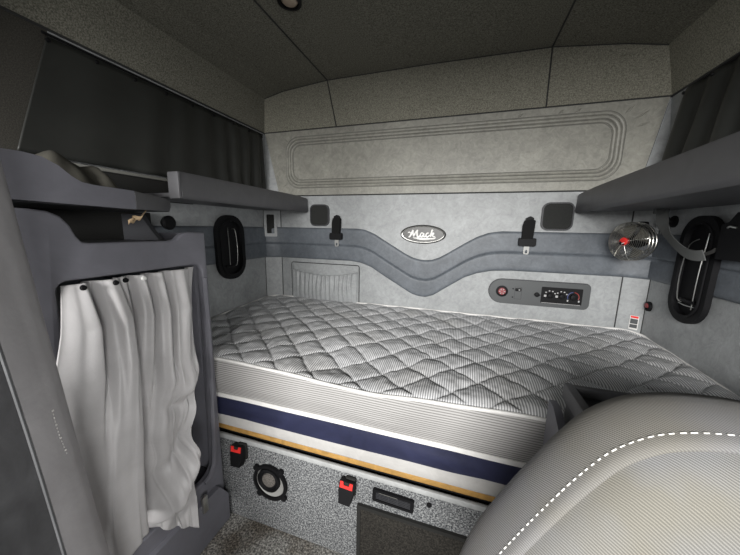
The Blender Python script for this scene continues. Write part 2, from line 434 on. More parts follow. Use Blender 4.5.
def side_strip(name, m, f0, f1, puff, k=8, base=0.):
    bm = bmesh.new(); V = []
    for i in range(nN):
        za, zb = f0(NB[i].x, NB[i].y), f1(NB[i].x, NB[i].y)
        V.append([bm.verts.new(wallpt(i, za+(zb-za)*j/k, base+puff*sin(pi*j/k)+.003*noise.noise((NB[i].x*5, NB[i].y*5, j*.5)))) for j in range(k+1)])
    for i in range(nN):
        for j in range(k): bm.faces.new((V[i][j], V[(i+1) % nN][j], V[(i+1) % nN][j+1], V[i][j+1]))
    return fin(bm, name, m, mt, angle=80)
wob = lambda x, y, s: .004*noise.noise((x*4, y*4, s))
side_strip('side_border', 'border', edge_z, lambda x, y: -.598+wob(x, y, 3), .010, 10)
side_strip('navy_band', 'navy', lambda x, y: -.606+wob(x, y, 3), lambda x, y: -.681+wob(x, y, 5)*.5, .004, 6)
side_strip('lower_border', 'tape_grey', lambda x, y: -.677+wob(x, y, 5)*.5, lambda x, y: -.7205, .002, 4, base=-.001)
bm = bmesh.new(); bm.faces.new([bm.verts.new((p.x, p.y, -.7208)) for p in NB]); fin(bm, 'underside', 'tape_grey', mt)
bm = bmesh.new()
pts = [wallpt(i, edge_z(NB[i].x, NB[i].y)+.001, .003) for i in range(nN)]; tube(bm, pts, .0052, 8, closed=True)
fin(bm, 'piping', 'white_tape', mt)
bm = bmesh.new()
ribbon(bm, [wallpt(i % nN, -.600+wob(NB[i % nN].x, NB[i % nN].y, 3), .003) for i in range(nN+1)], .015, .005, (0, 0, 1)); fin(bm, 'tape', 'white_tape', mt)
# quilted top: one dense sheet, stitched in a diamond grid
def quilt(x, y):
    wx = x+.022*noise.noise((x*3.1, y*3.1, 0))+.007*noise.noise((x*11, y*11, 4)); wy = y+.022*noise.noise((x*3.1, y*3.1, 7))+.007*noise.noise((x*11, y*11, 9))
    P = .150
    a = (wx+wy*1.12)/P; b = (wx-wy*1.12)/P
    da = abs(a-round(a)); db = abs(b-round(b))
    e = min(da, db)*P
    puff = (abs(sin(pi*a))*abs(sin(pi*b)))**.42
    return .0115*puff-.003*math.exp(-(e/.0045)**2)+.0045*noise.noise((x*26, y*14, 2))+.0025*noise.noise((x*50, y*40, 5))
def inside(x, y):
    r = .09; qx = max(0, abs(x-ctr.x)-(X1-X0)/2+r); qy = max(0, abs(y-ctr.y)-(Y1-Y0)/2+r)
    dd = math.hypot(qx, qy)-r
    if qx == 0 or qy == 0: dd = max(abs(x-ctr.x)-(X1-X0)/2, abs(y-ctr.y)-(Y1-Y0)/2)
    return -dd
bm = bmesh.new(); nu, nv = 380, 170; V = {}
def squircle(u, v):
    # map the unit square to the rounded footprint
    x = X0+(X1-X0)*u; y = Y0+(Y1-Y0)*v; d = inside(x, y)
    if d < 0:
        cx = min(max(x, X0+.09), X1-.09); cy = min(max(y, Y0+.09), Y1-.09)
        k = .09/math.hypot(x-cx, y-cy); x, y = cx+(x-cx)*k, cy+(y-cy)*k; d = 0
    return x, y, d
for i in range(nu+1):
    for j in range(nv+1):
        x, y, d = squircle(i/nu, j/nv)
        f = min(1, d/.03); f = math.sqrt(max(0, 1-(1-f)**2))
        sag = .014*math.exp(-(((x+.35)/.22)**2+((y-.86)/.10)**2))+.008*math.exp(-(((x-.1)/.12)**2+((y-1.2)/.25)**2))
        z = edge_z(x, y)+f*(.006-.010*(y-Y0)/(Y1-Y0)+quilt(x, y))-sag*f
        V[i, j] = bm.verts.new((x, y, z))
for i in range(nu):
    for j in range(nv): bm.faces.new((V[i, j], V[i+1, j], V[i+1, j+1], V[i, j+1]))
fin(bm, 'quilted_top', 'tick', mt, angle=80)

# ================================================================== FITTINGS ON THE BUNK FRONT
YP = .7495
def fr(x, z, off=0): return face_mat((x, YP-off, z), (1, 0, 0), (0, 0, 1))
def buckle(x, z, tilt, label):
    t = thing('belt_buckle', label, 'belt buckle', 'seat belt buckles on the bunk front')
    m = fr(x, z) @ Matrix.Rotation(rd(tilt), 4, 'Z') @ Matrix.Rotation(rd(-14), 4, 'X') @ Matrix.Scale(.88, 4)
    bm = bmesh.new(); prism(bm, [(-.021, -.042), (.021, -.042), (.027, .0), (.027, .036), (-.027, .036), (-.027, 0)], .012, .040, m, bevel=.007, seg=3); fin(bm, 'housing', 'black', t)
    bm = bmesh.new(); prism(bm, [(-.0235, .014), (.0235, .014), (.0235, .0355), (.012, .0355), (.010, .024), (-.010, .024), (-.012, .0355), (-.0235, .0355)], .0385, .0425, m, bevel=.0012); fin(bm, 'button', 'red', t)
    bm = bmesh.new(); rbox(bm, (0, .030, .0405), (.017, .010, .002), .001, m); fin(bm, 'slot', 'black_matte', t)
    m2 = fr(x, z)
    bm = bmesh.new(); rbox(bm, (.008, .010, .006), (.034, .062, .011), .004, m2); fin(bm, 'mount', 'black_matte', t)
buckle(-.706, -.806, 3, 'black seat belt buckle with worn red button beside the grey cabinet post')
buckle(-.292, -.818, -3, 'black seat belt buckle with bright red button beside the black vent slot')

t = thing('round_speaker', 'round black speaker cut into the grey flecked carpet bunk front', 'speaker')
m = fr(-.590, -.896)
bm = bmesh.new()
outer = ellipse(.068, .068, 48); inner = ellipse(.0575, .0575, 48); ring(bm, outer, inner, -.001, .010, m)
for a in (50, 140, 230, 320):
    lathe(bm, [(.011, 0), (.011, .010), (.004, .011), (0, .008)], m @ Matrix.Translation((.071*cos(rd(a)), .071*sin(rd(a)), 0)), 14)
fin(bm, 'bezel', 'black', t)
bm = bmesh.new(); lathe(bm, [(.056, .004), (.053, .0015), (.0, .0012)], m, 40); fin(bm, 'cone', mat('cone_grey', (.30, .30, .29), .5), t)
bm = bmesh.new(); lathe(bm, [(.045, .0015), (.044, .012), (.038, .014), (.034, .006), (0, .005)], m @ Matrix.Translation((-.004, .010, 0)), 40); fin(bm, 'inner_ring', 'black', t)
bm = bmesh.new(); lathe(bm, [(.027, .004), (.024, .011), (.0, .014)], m @ Matrix.Translation((-.004, .010, 0)), 32); fin(bm, 'dust_cap', mat('dust_mesh', (.12, .11, .10), .7, var=(.3, 1.8), vscale=260), t)

t = thing('vent', 'black vent slot with worn rim let into the flecked bunk front', 'vent')
m = fr(-.148, -.817) @ Matrix.Rotation(rd(-2), 4, 'Z')
bm = bmesh.new(); ring(bm, rrect(.128, .042, .005), rrect(.108, .026, .003), -.002, .009, m); fin(bm, 'bezel', 'black', t)
bm = bmesh.new()
for k in range(5): rbox(bm, (0, -.011+k*.0055, .003), (.108, .002, .008), .0005, m)
for k in range(4): rbox(bm, (-.04+k*.027, 0, .0025), (.002, .026, .007), .0005, m)
fin(bm, 'slat', 'plastic_dark', t)
bm = bmesh.new(); rbox(bm, (0, 0, .0002), (.11, .028, .0012), 0, m); fin(bm, 'backing', 'black_matte', t)
bm = bmesh.new()
rbox(bm, (-.015, .013, .0085), (.06, .0022, .0022), .0008, m); fin(bm, 'worn_edge', 'steel', t)

t = thing('mesh_mat', 'dark rubber mesh panel on the carpeted bunk front below the vent', 'mesh panel')
bm = bmesh.new(); rbox(bm, (.10, -.1145, .004), (.715, .226, .006), .002, fr(0, -.868)); fin(bm, 'panel', 'mesh', t)
bm = bmesh.new(); ring(bm, rrect(.725, .229, .004, 3, .10, -.1145), rrect(.700, .206, .004, 3, .10, -.1145), .0005, .010, fr(0, -.868)); fin(bm, 'frame', 'black_matte', t)

# ================================================================== REAR WALL FITTINGS
def wall_speaker(x, z, w, h, label):
    t = thing('wall_speaker', label, 'speaker', 'square speaker grilles on the rear wall')
    bm = bmesh.new(); ring(bm, rrect(w, h, .030, 6), rrect(w-.012, h-.012, .025, 6), 0, .012, on_back(x, z)); fin(bm, 'bezel', 'plastic_dark', t)
    bm = bmesh.new(); prism(bm, rrect(w-.013, h-.013, .025, 6), .001, .009, on_back(x, z), bevel=.003)
    fin(bm, 'grille', mat('grille_cloth', (.024, .025, .024), .8, spec=.25, var=(.6, 1.4), vscale=500), t)
wall_speaker(-.795, .064, .120, .122, 'square black speaker grille beside the end of the left grey shelf')
wall_speaker(.405, .064, .128, .126, 'square black speaker grille under the end of the right grey shelf')

def belt_clip(x, z, label):
    t = thing('restraint_clip', label, 'belt clip', 'belt clips on the rear wall')
    m = on_back(x, z, .010)
    bm = bmesh.new(); prism(bm, [(-.016, .06), (-.012, .078), (.004, .086), (.018, .078), (.020, .058)], .0, .020, m, bevel=.005); fin(bm, 'hook', 'black', t)
    bm = bmesh.new(); prism(bm, [(-.024, -.02), (.022, -.02), (.026, .066), (.012, .072), (-.018, .066), (-.024, .04)], .002, .024, m, bevel=.005); fin(bm, 'strap_loop', mat('black_webbing', (.008, .008, .008), .85, spec=.2), t)
    bm = bmesh.new(); prism(bm, rrect(.072, .034, .008, 4, 0, -.035), .002, .030, m, bevel=.006)
    for s in (-1, 1): rbox(bm, (s*.030, -.020, .016), (.014, .012, .022), .004, m)
    fin(bm, 'buckle', 'black', t)
    bm = bmesh.new(); ring(bm, rrect(.024, .042, .008, 4, .001, -.070), rrect(.010, .016, .004, 4, .001, -.078), .008, .012, m); fin(bm, 'tongue', 'zinc', t)
belt_clip(-.683, -.020, 'black belt clip hanging on the rear wall above the gathered pocket')
belt_clip(.289, -.022, 'black belt clip hanging on the rear wall above the control panel')

# oval badge with raised script
t = thing('badge', 'oval chrome-rimmed badge with white script on the rear wall', 'badge')
m = on_back(-.199, -.031)
bm = bmesh.new(); prism(bm, ellipse(.108, .0405, 56), 0, .008, m, bevel=.002); fin(bm, 'plate', 'badge', t)
bm = bmesh.new(); tube(bm, [m @ Vector((x, y, .007)) for x, y in ellipse(.1095, .0418, 64)], .0042, 8, closed=True); fin(bm, 'rim', 'chrome', t)
bm = bmesh.new(); ring(bm, ellipse(.118, .049, 56), ellipse(.1125, .0445, 56), 0, .006, m); fin(bm, 'outer_rim', 'black', t)
bm = bmesh.new()
def stroke(ctrl, r=.0035, n=24, taper=.7):
    pts = [(m @ Vector((x, y, .0095))) for x, y in spline([Vector((a, b)) for a, b in ctrl], n)]
    tube(bm, pts, [1.3*r*(taper+(1-taper)*sin(pi*i/(n-1))) for i in range(n)], 6)
stroke([(-.078, .006), (-.070, .010), (-.062, .004)], .0025, 10)
stroke([(-.074, -.014), (-.066, -.012), (-.056, .010), (-.050, .022)], .0042, 16)            # M
stroke([(-.052, .020), (-.050, .004), (-.047, -.008), (-.044, -.010)], .0040, 14)
stroke([(-.046, -.010), (-.036, .010), (-.027, .023)], .0034, 14)
stroke([(-.027, .023), (-.029, .006), (-.027, -.010), (-.020, -.013), (-.012, -.006)], .0042, 18)
stroke([(.004, .004), (-.004, .008), (-.011, .001), (-.011, -.009), (-.004, -.012), (.003, -.004), (.006, .006), (.005, -.008), (.010, -.012), (.016, -.007)], .0034, 34)  # a
stroke([(.031, .005), (.026, .008), (.019, .002), (.017, -.008), (.023, -.013), (.031, -.008), (.037, -.002)], .0034, 26)   # c
stroke([(.040, -.013), (.043, .004), (.048, .024), (.050, .018)], .0038, 18)                # k
stroke([(.044, .000), (.053, .008), (.056, .005), (.050, -.001), (.046, -.001), (.053, -.008), (.059, -.012), (.064, -.009)], .0034, 30)
stroke([(.066, -.013), (.060, -.020), (.030, -.0215), (-.030, -.0205), (-.050, -.018)], .0036, 26, .35)   # underline flourish
stroke([(.060, -.018), (.030, -.0245), (-.010, -.026), (-.034, -.022)], .0030, 22, .3)
fin(bm, 'lettering', 'white_paint', t)

# gathered pocket
t = thing('wall_pocket', 'gathered grey vinyl pocket on the rear wall at the mattress corner', 'pocket')
m = on_back(-.770, 0)
bm = bmesh.new()
def pk(u, v):
    x = -.21+.42*u; zt = -.258-.022*sin(pi*u)+.010*(1-abs(2*u-1))**.3*-1
    z = zt+(-.46-zt)*v
    g = sin(u*2*pi*15+2.2*noise.noise((u*6, v*1.5, 0)))*(.5+.5*noise.noise((u*22, v*2, 3)))
    amp = .0105*math.exp(-v*1.1)
    d = .012+.013*sin(pi*min(1, v*1.0))*min(1, 6*u)*min(1, 6*(1-u))+amp*g*min(1, 8*u)*min(1, 8*(1-u))
    return m @ Vector((x, z, d))
sheet(bm, pk, 150, 30); solid(fin(bm, 'pouch', 'vinyl', t, angle=80), .003)
bm = bmesh.new(); tube(bm, [m @ Vector((-.21+.42*u, -.258-.022*sin(pi*u)-.010*(1-abs(2*u-1))**.3, .013+.006*sin(u*2*pi*15+2.2*noise.noise((u*6, 0, 0)))*(.5+.5*noise.noise((u*22, 0, 3))))) for u in [i/140 for i in range(141)]], .0045, 6); fin(bm, 'elastic_hem', 'vinyl', t)
bm = bmesh.new()
ring(bm, rrect(.436, .246, .008, 3, 0, -.342), rrect(.420, .230, .006, 3, 0, -.342), .0, .006, m); fin(bm, 'frame', 'vinyl', t)
bm = bmesh.new(); tube(bm, [m @ Vector((x, y, .004)) for x, y in rrect(.440, .250, .010, 3, 0, -.342)], .0028, 6, closed=True); fin(bm, 'seam', 'seam', t)

# control panel
t = thing('control_panel', 'dark grey control panel with knobs and buttons on the rear wall', 'control panel')
m = on_back(.361, -.299) @ Matrix.Rotation(rd(0), 4, 'Z')
shape = []
for i in range(13): a = pi/2+pi*i/12; shape.append((-.157+.059*cos(a), .059*sin(a)))
for (cx, cy, a0) in ((.190, -.036, -pi/2), (.190, .036, 0)):
    for i in range(7): a = a0+i*pi/12; shape.append((cx+.023*cos(a), cy+.023*sin(a)))
bm = bmesh.new(); prism(bm, shape, 0, .014, m, bevel=.006, seg=3); fin(bm, 'plate', 'panel_grey', t)
bm = bmesh.new(); ring(bm, [(x*1.015, y*1.05) for x, y in shape], [(x*.995, y*.98) for x, y in shape], 0, .006, m); fin(bm, 'gap_gasket', 'plastic_dark', t)
bt = None
bm = bmesh.new(); lathe(bm, [(.028, .013), (.027, .019), (.020, .020), (.019, .015), (0, .015)], m @ Matrix.Translation((-.157, 0, 0)), 30); bt = fin(bm, 'button', 'black', t)
bm = bmesh.new(); lathe(bm, [(.018, .015), (.016, .021), (0, .022)], m @ Matrix.Translation((-.157, 0, 0)), 24); fin(bm, 'cap', 'red_dark', bt)
bm = bmesh.new()
for a in range(0, 360, 60): rbox(bm, (.011, 0, .0222), (.007, .003, .001), 0, m @ Matrix.Translation((-.157, 0, 0)) @ Matrix.Rotation(rd(a), 4, 'Z'))
fin(bm, 'marking', 'marking', bt)
bm = bmesh.new(); ring(bm, rrect(.032, .060, .003, 3, -.085, -.004), rrect(.029, .057, .003, 3, -.085, -.004), .013, .0155, m); sw = fin(bm, 'rocker_switch', 'plastic_dark', t)
bm = bmesh.new(); rbox(bm, (-.085, .013, .0165), (.026, .014, .007), .002, m); fin(bm, 'toggle', 'black', sw)
bm = bmesh.new(); rbox(bm, (-.081, .013, .0205), (.007, .005, .002), .0005, m); fin(bm, 'marking', 'marking', sw)
for dx, dy in ((-.108, .016), (-.108, -.026)):
    bm = bmesh.new(); lathe(bm, [(.0035, .0135), (.003, .0150), (0, .0150)], m @ Matrix.Translation((dx, dy, 0)), 10); fin(bm, 'screw', 'black', t)
bm = bmesh.new(); lathe(bm, [(.011, .013), (.010, .024), (.006, .026), (0, .026)], m @ Matrix.Translation((-.003, -.004, 0)), 18); rbox(bm, (-.003, -.004, .024), (.026, .006, .006), .002, m); fin(bm, 'dimmer_knob', 'black', t)
bm = bmesh.new(); prism(bm, rrect(.168, .078, .004, 3, .099, -.003), .0135, .016, m, bevel=.001); mod = fin(bm, 'dial_module', 'black', t)
for dx, r in ((.052, .0125), (.100, .0125), (.147, .0145)):
    bm = bmesh.new(); lathe(bm, [(r, .016), (r*.92, .028), (r*.6, .030), (0, .030)], m @ Matrix.Translation((dx, -.004, 0)), 22)
    rbox(bm, (dx, -.004, .029), (.004, r*1.7, .006), .001, m); fin(bm, 'dial', 'black', mod)
bm = bmesh.new()
for dx in (.052, .100):
    for a in (30, 65, 100, 140): rbox(bm, (dx+.023*cos(rd(a)), -.004+.023*sin(rd(a)), .0163), (.006, .005, .0008), 0, m)
    rbox(bm, (dx-.020, -.006, .0163), (.010, .010, .0008), 0, m)
rbox(bm, (.126, -.022, .0163), (.006, .008, .0008), 0, m); rbox(bm, (.171, -.022, .0163), (.006, .008, .0008), 0, m)
rbox(bm, (.099, -.040, .0163), (.160, .002, .0008), 0, m)
fin(bm, 'marking', 'marking', mod)
bm = bmesh.new()
def arc(a0, a1, mname):
    b2 = bmesh.new(); tube(b2, [m @ Vector((.147+.023*cos(rd(a0+(a1-a0)*i/10)), -.004+.023*sin(rd(a0+(a1-a0)*i/10)), .0164)) for i in range(11)], .0022, 6); fin(b2, 'marking', mname, mod)
bm.free()
arc(205, 95, mat('blue_mark', (.03, .045, .16), .5)); arc(85, -25, mat('red_mark', (.26, .04, .035), .5))

# ================================================================== SIDE WALL OPENINGS
def oval_window(n, mw, w, h, label, tilt, bars):
    root = empty('window_%d' % n); root['kind'] = 'structure'; root['label'] = label; ROOTS.append(root)
    m = mw @ Matrix.Rotation(rd(tilt), 4, 'Z')
    bm = bmesh.new(); ring(bm, rrect(w, h, w*.46, 8), rrect(w-.046, h-.05, (w-.046)*.46, 8), -.001, .016, m)
    ring(bm, rrect(w-.04, h-.044, (w-.04)*.46, 8), rrect(w-.052, h-.056, (w-.052)*.46, 8), -.001, .020, m)
    fin(bm, 'window_frame', 'black', root)
    bm = bmesh.new(); prism(bm, rrect(w-.046, h-.05, (w-.046)*.46, 8), .0005, .003, m); fin(bm, 'pane', 'black', root)
    for pts in bars:
        bm = bmesh.new(); tube(bm, [m @ Vector(p) for p in spline([Vector(p) for p in pts], 14)], .0016, 8); fin(bm, 'latch_bar', 'chrome', root)
    bm = bmesh.new(); rbox(bm, (0, -h*.29, .008), (w*.42, .012, .012), .003, m); fin(bm, 'latch', 'black', root)
oval_window(1, on_left(1.208, -.114, .012), .190, .325, 'tall black oval window on the left wall under the long shelf', 1,
            [[(.018, .095, .006), (.022, .085, .022), (.026, 0, .026), (.022, -.085, .022), (.018, -.095, .006)], [(-.012, .10, .008), (-.012, 0, .010), (-.012, -.10, .008)]])
oval_window(2, on_right(1.246, -.124, .012), .168, .362, 'tall black oval window on the right wall with two bright bars', -1,
            [[(-.010, .105, .006), (-.030, .08, .018), (-.034, -.01, .024), (-.034, -.10, .018), (-.030, -.115, .006)], [(.030, .125, .008), (.028, 0, .012), (.026, -.13, .010)], [(-.034, -.118, .012), (.0, -.120, .014), (.040, -.118, .012)]])

# slot on the left corner facet
t = thing('wall_slot', 'narrow black socket plate on the left rear corner post', 'socket')
c = wp(CX_L-.060, .010); nrm = Vector((YB-YC, -(CX_L-XL), 0)).normalized()
m = face_mat(c+nrm*.001, Vector((CX_L-XL, YB-YC, 0)), (0, 0, 1))
bm = bmesh.new(); ring(bm, rrect(.074, .150, .006, 3), rrect(.044, .112, .003, 3), 0, .013, m); fin(bm, 'plate', 'vinyl', t)
bm = bmesh.new(); rbox(bm, (0, 0, .006), (.044, .112, .006), .001, m); fin(bm, 'insert', 'black_matte', t)

t = thing('grab_knob', 'black round knob on the left wall seen behind the cabinet tray', 'knob')
bm = bmesh.new(); lathe(bm, [(.016, 0), (.016, .012), (.026, .016), (.028, .028), (.022, .036), (0, .038)], on_left(.872, .004, .014) , 24); fin(bm, 'cap', 'black', t)
# ================================================================== RIGHT CORNER: FAN, STRAP, SOCKET, LABEL
t = thing('fan', 'small round wire-cage fan with red hub in the right rear corner', 'fan')
fc = Vector((.619, 1.385, -.036)); fdir = Vector((-.86, -.48, .10)).normalized()
m = face_mat(fc, fdir.cross(Vector((0, 0, 1)))*-1, (0, 0, 1)); 
if (m.to_3x3() @ Vector((0, 0, 1))).dot(fdir) < 0: m = m @ Matrix.Rotation(pi, 4, 'Y')
R = .073
bm = bmesh.new()
for k in range(11):
    r = .016+(R-.016)*k/10; h = .028*math.sqrt(max(0, 1-(r/(R*1.06))**2))
    tube(bm, [m @ Vector((r*cos(2*pi*i/48), r*sin(2*pi*i/48), h)) for i in range(48)], .0011, 5, closed=True)
    if k > 4: tube(bm, [m @ Vector((r*cos(2*pi*i/48), r*sin(2*pi*i/48), -.024-h*.6)) for i in range(48)], .0011, 5, closed=True)
for k in range(8):
    a = 2*pi*k/8+.2
    tube(bm, [m @ Vector((r*cos(a), r*sin(a), .028*math.sqrt(max(0, 1-(r/(R*1.06))**2))-.001)) for r in [.012+(R-.012)*i/10 for i in range(11)]], .0011, 5)
    tube(bm, [m @ Vector((R*cos(a), R*sin(a), .010)), m @ Vector((R*cos(a), R*sin(a), -.026)), m @ Vector((.045*cos(a), .045*sin(a), -.040))], .0011, 5)
for h in (.006, -.010, -.026): tube(bm, [m @ Vector((R*cos(2*pi*i/56), R*sin(2*pi*i/56), h)) for i in range(56)], .0018, 6, closed=True)
fin(bm, 'cage', 'cage', t)
for k in range(4):
    a0 = 2*pi*k/4+.45; bm = bmesh.new()
    def blade(u, v):
        r = .016+.049*u; w = .28+.35*u; a = a0+(v-.5)*w*1.9; return m @ Vector((r*cos(a), r*sin(a), -.008+(v-.5)*.020))
    sheet(bm, blade, 8, 8); solid(fin(bm, 'blade', mat('blade_grey', (.17, .165, .14), .4), t, angle=80), .002)
bm = bmesh.new(); lathe(bm, [(.015, .020), (.015, .030), (.013, .0315), (0, .032)], m, 24); hb = fin(bm, 'hub', 'red', t)
bm = bmesh.new(); prism(bm, [(-.0135, -.006), (-.008, -.013), (.004, -.0135), (.008, -.011), (-.010, .0)], .029, .0335, m); fin(bm, 'emblem', 'black', hb)
bm = bmesh.new(); rbox(bm, (-.001, -.0075, .0338), (.012, .0022, .0008), 0, m @ Matrix.Rotation(rd(28), 4, 'Z')); fin(bm, 'lettering', 'white_paint', hb)
bm = bmesh.new(); lathe(bm, [(0, -.012), (.022, -.012), (.024, -.045), (.018, -.070), (0, -.072)], m, 24); fin(bm, 'motor', 'black', t)
bm = bmesh.new(); rbox(bm, (.0, .066, -.050), (.030, .022, .026), .005, m); fin(bm, 'bracket', 'black', t)
bm = bmesh.new(); tube(bm, [m @ Vector((.0, 0, -.06)), m @ Vector((.01, .04, -.075)), m @ Vector((.008, .07, -.05))], .008, 8); fin(bm, 'arm', 'black', t)
bm = bmesh.new(); rbox(bm, (.030, .036, -.050), (.024, .020, .020), .004, m); fin(bm, 'switch', 'black', t)

t = thing('seat_belt_strap', 'grey webbing strap looped from the right shelf across the oval window', 'strap')
path = spline([(.700, 1.385, .093), (.700, 1.375, .070), (.702, 1.360, .025), (.705, 1.305, -.026), (.706, 1.235, -.062), (.708, 1.190, -.070), (.712, 1.160, -.066)], 30)
bm = bmesh.new(); ribbon(bm, path, .034, .003, lambda i: Vector((-.25, -.2, 1.0)).lerp(Vector((.85, -.5, .1)), max(0, min(1, 1-(i-5)/9)))); fin(bm, 'webbing', 'webbing', t)
bm = bmesh.new(); ribbon(bm, spline([(.712, 1.165, -.066), (.722, 1.15, -.055), (.728, 1.1435, -.045)], 12), .010, .003, (-.3, 0, 1)); fin(bm, 'cord', 'black_matte', t)
bm = bmesh.new(); rbox(bm, (.698, 1.380, .080), (.044, .016, .024), .004); fin(bm, 'loop', 'webbing', t, angle=60)
t2 = thing('belt_retractor', 'black belt retractor on the right wall at the end of the webbing strap', 'belt retractor')
bm = bmesh.new(); prism(bm, [(-.055, -.07), (.055, -.07), (.055, .03), (.03, .06), (-.01, .065), (-.03, .04), (-.055, .03)], 0, .030, on_right(1.085, -.005, .013), bevel=.008, seg=3); fin(bm, 'cover', 'black', t2)
bm = bmesh.new(); tube(bm, [on_right(1.085, -.005, .013) @ Vector(p) for p in ((-.03, .022, .031), (-.015, .026, .036), (.0, .022, .031))], .003, 6); fin(bm, 'clip', 'steel', t2)

t = thing('coat_hook', 'small black round hook under the right shelf beside the strap', 'hook')
bm = bmesh.new(); lathe(bm, [(.022, 0), (.022, .006), (.012, .010), (.012, .020), (.019, .024), (.017, .032), (0, .034)], on_right(1.425, .042), 24); fin(bm, 'cap', 'black', t)

t = thing('power_socket', 'round black power socket with rusty red centre on right wall', 'socket')
m = on_right(1.478, -.306, .001)
bm = bmesh.new(); lathe(bm, [(.021, 0), (.020, .008), (.014, .010), (.013, .003), (0, .003)], m, 24); fin(bm, 'rim', 'black', t)
bm = bmesh.new(); lathe(bm, [(.011, .003), (.010, .011), (0, .012)], m @ Matrix.Translation((-.004, .003, 0)), 20); fin(bm, 'plug', 'red_dark', t)

t = thing('warning_sticker', 'small white and red warning sticker on right corner below the socket', 'sticker')
n_ = Vector((-(YB-YC), -(XR-CX_R), 0)).normalized(); cc = wp(CX_R+.062, -.392)
m = face_mat(cc+n_*.0012, Vector((XR-CX_R, YC-YB, 0)), (0, 0, 1))
bm = bmesh.new(); rbox(bm, (0, 0, 0), (.030, .062, .0012), .0004, m); fin(bm, 'paper', 'label_white', t)
bm = bmesh.new(); rbox(bm, (0, .025, .0008), (.025, .009, .0008), 0, m); fin(bm, 'header', 'red', t)
bm = bmesh.new()
rbox(bm, (0, .006, .0008), (.025, .022, .0008), 0, m); rbox(bm, (0, -.016, .0008), (.025, .016, .0008), 0, m)
fin(bm, 'text_block', 'panel_grey', t)

# ================================================================== SHELVES
def shelf(name, fasc, wallx, z0, z1, label, lip=.010):
    """fasc: [(x,y) near ... far] line of the front board; runs back to the side wall"""
    t = thing(name, label, 'shelf')
    (xa, ya), (xb, yb) = fasc; sg = 1 if wallx > 0 else -1
    d = Vector((xb-xa, yb-ya, 0)).normalized(); n = Vector((d.y, -d.x, 0))*(1 if sg > 0 else -1)  # towards the wall
    if n.x*sg < 0: n = -n
    bm = bmesh.new(); ti = .016
    # front board with rounded top and bottom, a little taller near the middle
    prof = [(0, z0+.004), (-.003, z0+.012), (0.0, (z0+z1)/2), (.001, z1-.008), (.006, z1-.001), (ti, z1-.003), (ti, z0+.014), (.004, z0)]
    rings = []
    for k in range(13):
        p = Vector((xa, ya, 0)).lerp(Vector((xb, yb, 0)), k/12)
        drop = .006*max(0, (k-9)/3)**2
        rings.append([bm.verts.new((p.x+n.x*o, p.y+n.y*o, z-(drop if z > (z0+z1)/2 else 0))) for o, z in prof])
    for A, B in zip(rings, rings[1:]):
        for i in range(len(prof)): bm.faces.new((A[i], A[(i+1) % len(prof)], B[(i+1) % len(prof)], B[i]))
    bm.faces.new(rings[0][::-1]); bm.faces.new(rings[-1])
    fin(bm, 'fascia', 'plastic_shelf', t, angle=50)
    bm = bmesh.new()
    wx = wallx-sg*.002
    P = [(xa+n.x*.008, ya), (xb+n.x*.008, yb), (wx, min(yb, YC-.03)), (wx, ya)]
    if sg > 0: P = P[::-1]
    prism(bm, [(x, y) for x, y in P], z0+.008, z0+.020, Matrix.Identity(4), bevel=.001); fin(bm, 'deck', 'plastic_shelf', t)
    bm = bmesh.new(); rbox(bm, (xa+sg*.022, ya-.004, (z0+z1)/2-.001), (.046, .012, z1-z0-.002), .004); fin(bm, 'end_return', 'plastic_shelf', t)
    return t
shelf('wall_shelf', [(-.868, .735), (-.868, 1.535)], XL, .080, .166, 'long grey plastic shelf on the left wall below the dark curtain')
shelf('wall_shelf', [(.400, .40), (.472, 1.535)], XR, .078, .168, 'long grey plastic shelf on the right wall above the fan')

# ================================================================== UPPER CURTAINS
def upper_curtain(x, y0, y1, zt, zb, amp, label, sgn, tk, lean=0, folds=16):
    t = thing('window_curtain', label, 'curtain')
    bm = bmesh.new()
    def f(u, v):
        y = y0+(y1-y0)*u; uu = tk(u)
        z = zt+(zb-zt)*v-.012*sin(pi*v)*0
        ph = uu*folds*pi+1.4*noise.noise((u*4, v*.7, sgn))
        a = amp(u)*(.55+.45*v)*(1-.3*math.exp(-v*10))
        d = .018+a*(sin(ph)*.6+.4*noise.noise((u*13, v*1.2, 5)))+a
        yy = y+.010*noise.noise((u*9, v*1.5, 8))*v-lean*v*(1-u)**2
        return Vector((x+sgn*d, yy, z))
    sheet(bm, f, 220, 22); solid(fin(bm, 'cloth', 'cloth_dark', t, angle=80), .0025)
    bm = bmesh.new(); tube(bm, [(x+sgn*.022, y0-.01, zt+.004), (x+sgn*.022, y1+.01, zt+.004)], .004, 8); fin(bm, 'track', 'black', t)
    for k in range(9):
        u = k/8; bm = bmesh.new(); lathe(bm, [(.006, 0), (.005, .004), (0, .005)], face_mat(f(min(.995, u+.003), .035)+Vector((sgn*.003, 0, 0)), (0, sgn, 0), (0, 0, 1)), 10); fin(bm, 'stud', 'black', t)
upper_curtain(-1.147, 0.585, 1.485, .503, .180, lambda u: .004+.013*u**1.5, 'dark blackout curtain stretched along the left wall above the shelf', 1, lambda u: u**1.6, lean=.10)
upper_curtain(.752, 1.42, .35, .505, .20, lambda u: .022, 'dark blackout curtain bunched on the right wall above the shelf', -1, lambda u: u, folds=20, lean=-.05)
t = thing('curtain_rail', 'thin pale grey rail along the left wall under the dark curtain', 'rail')
bm = bmesh.new(); rbox(bm, (XL+.016, .64, .170), (.018, .78, .012), .004); fin(bm, 'bar', 'rail', t)
bm = bmesh.new()
bm.free()
for y in (.30, .64, .98): bm = bmesh.new(); rbox(bm, (XL+.005, y, .170), (.010, .016, .020), .002); fin(bm, 'bracket', 'plastic_dark', t)

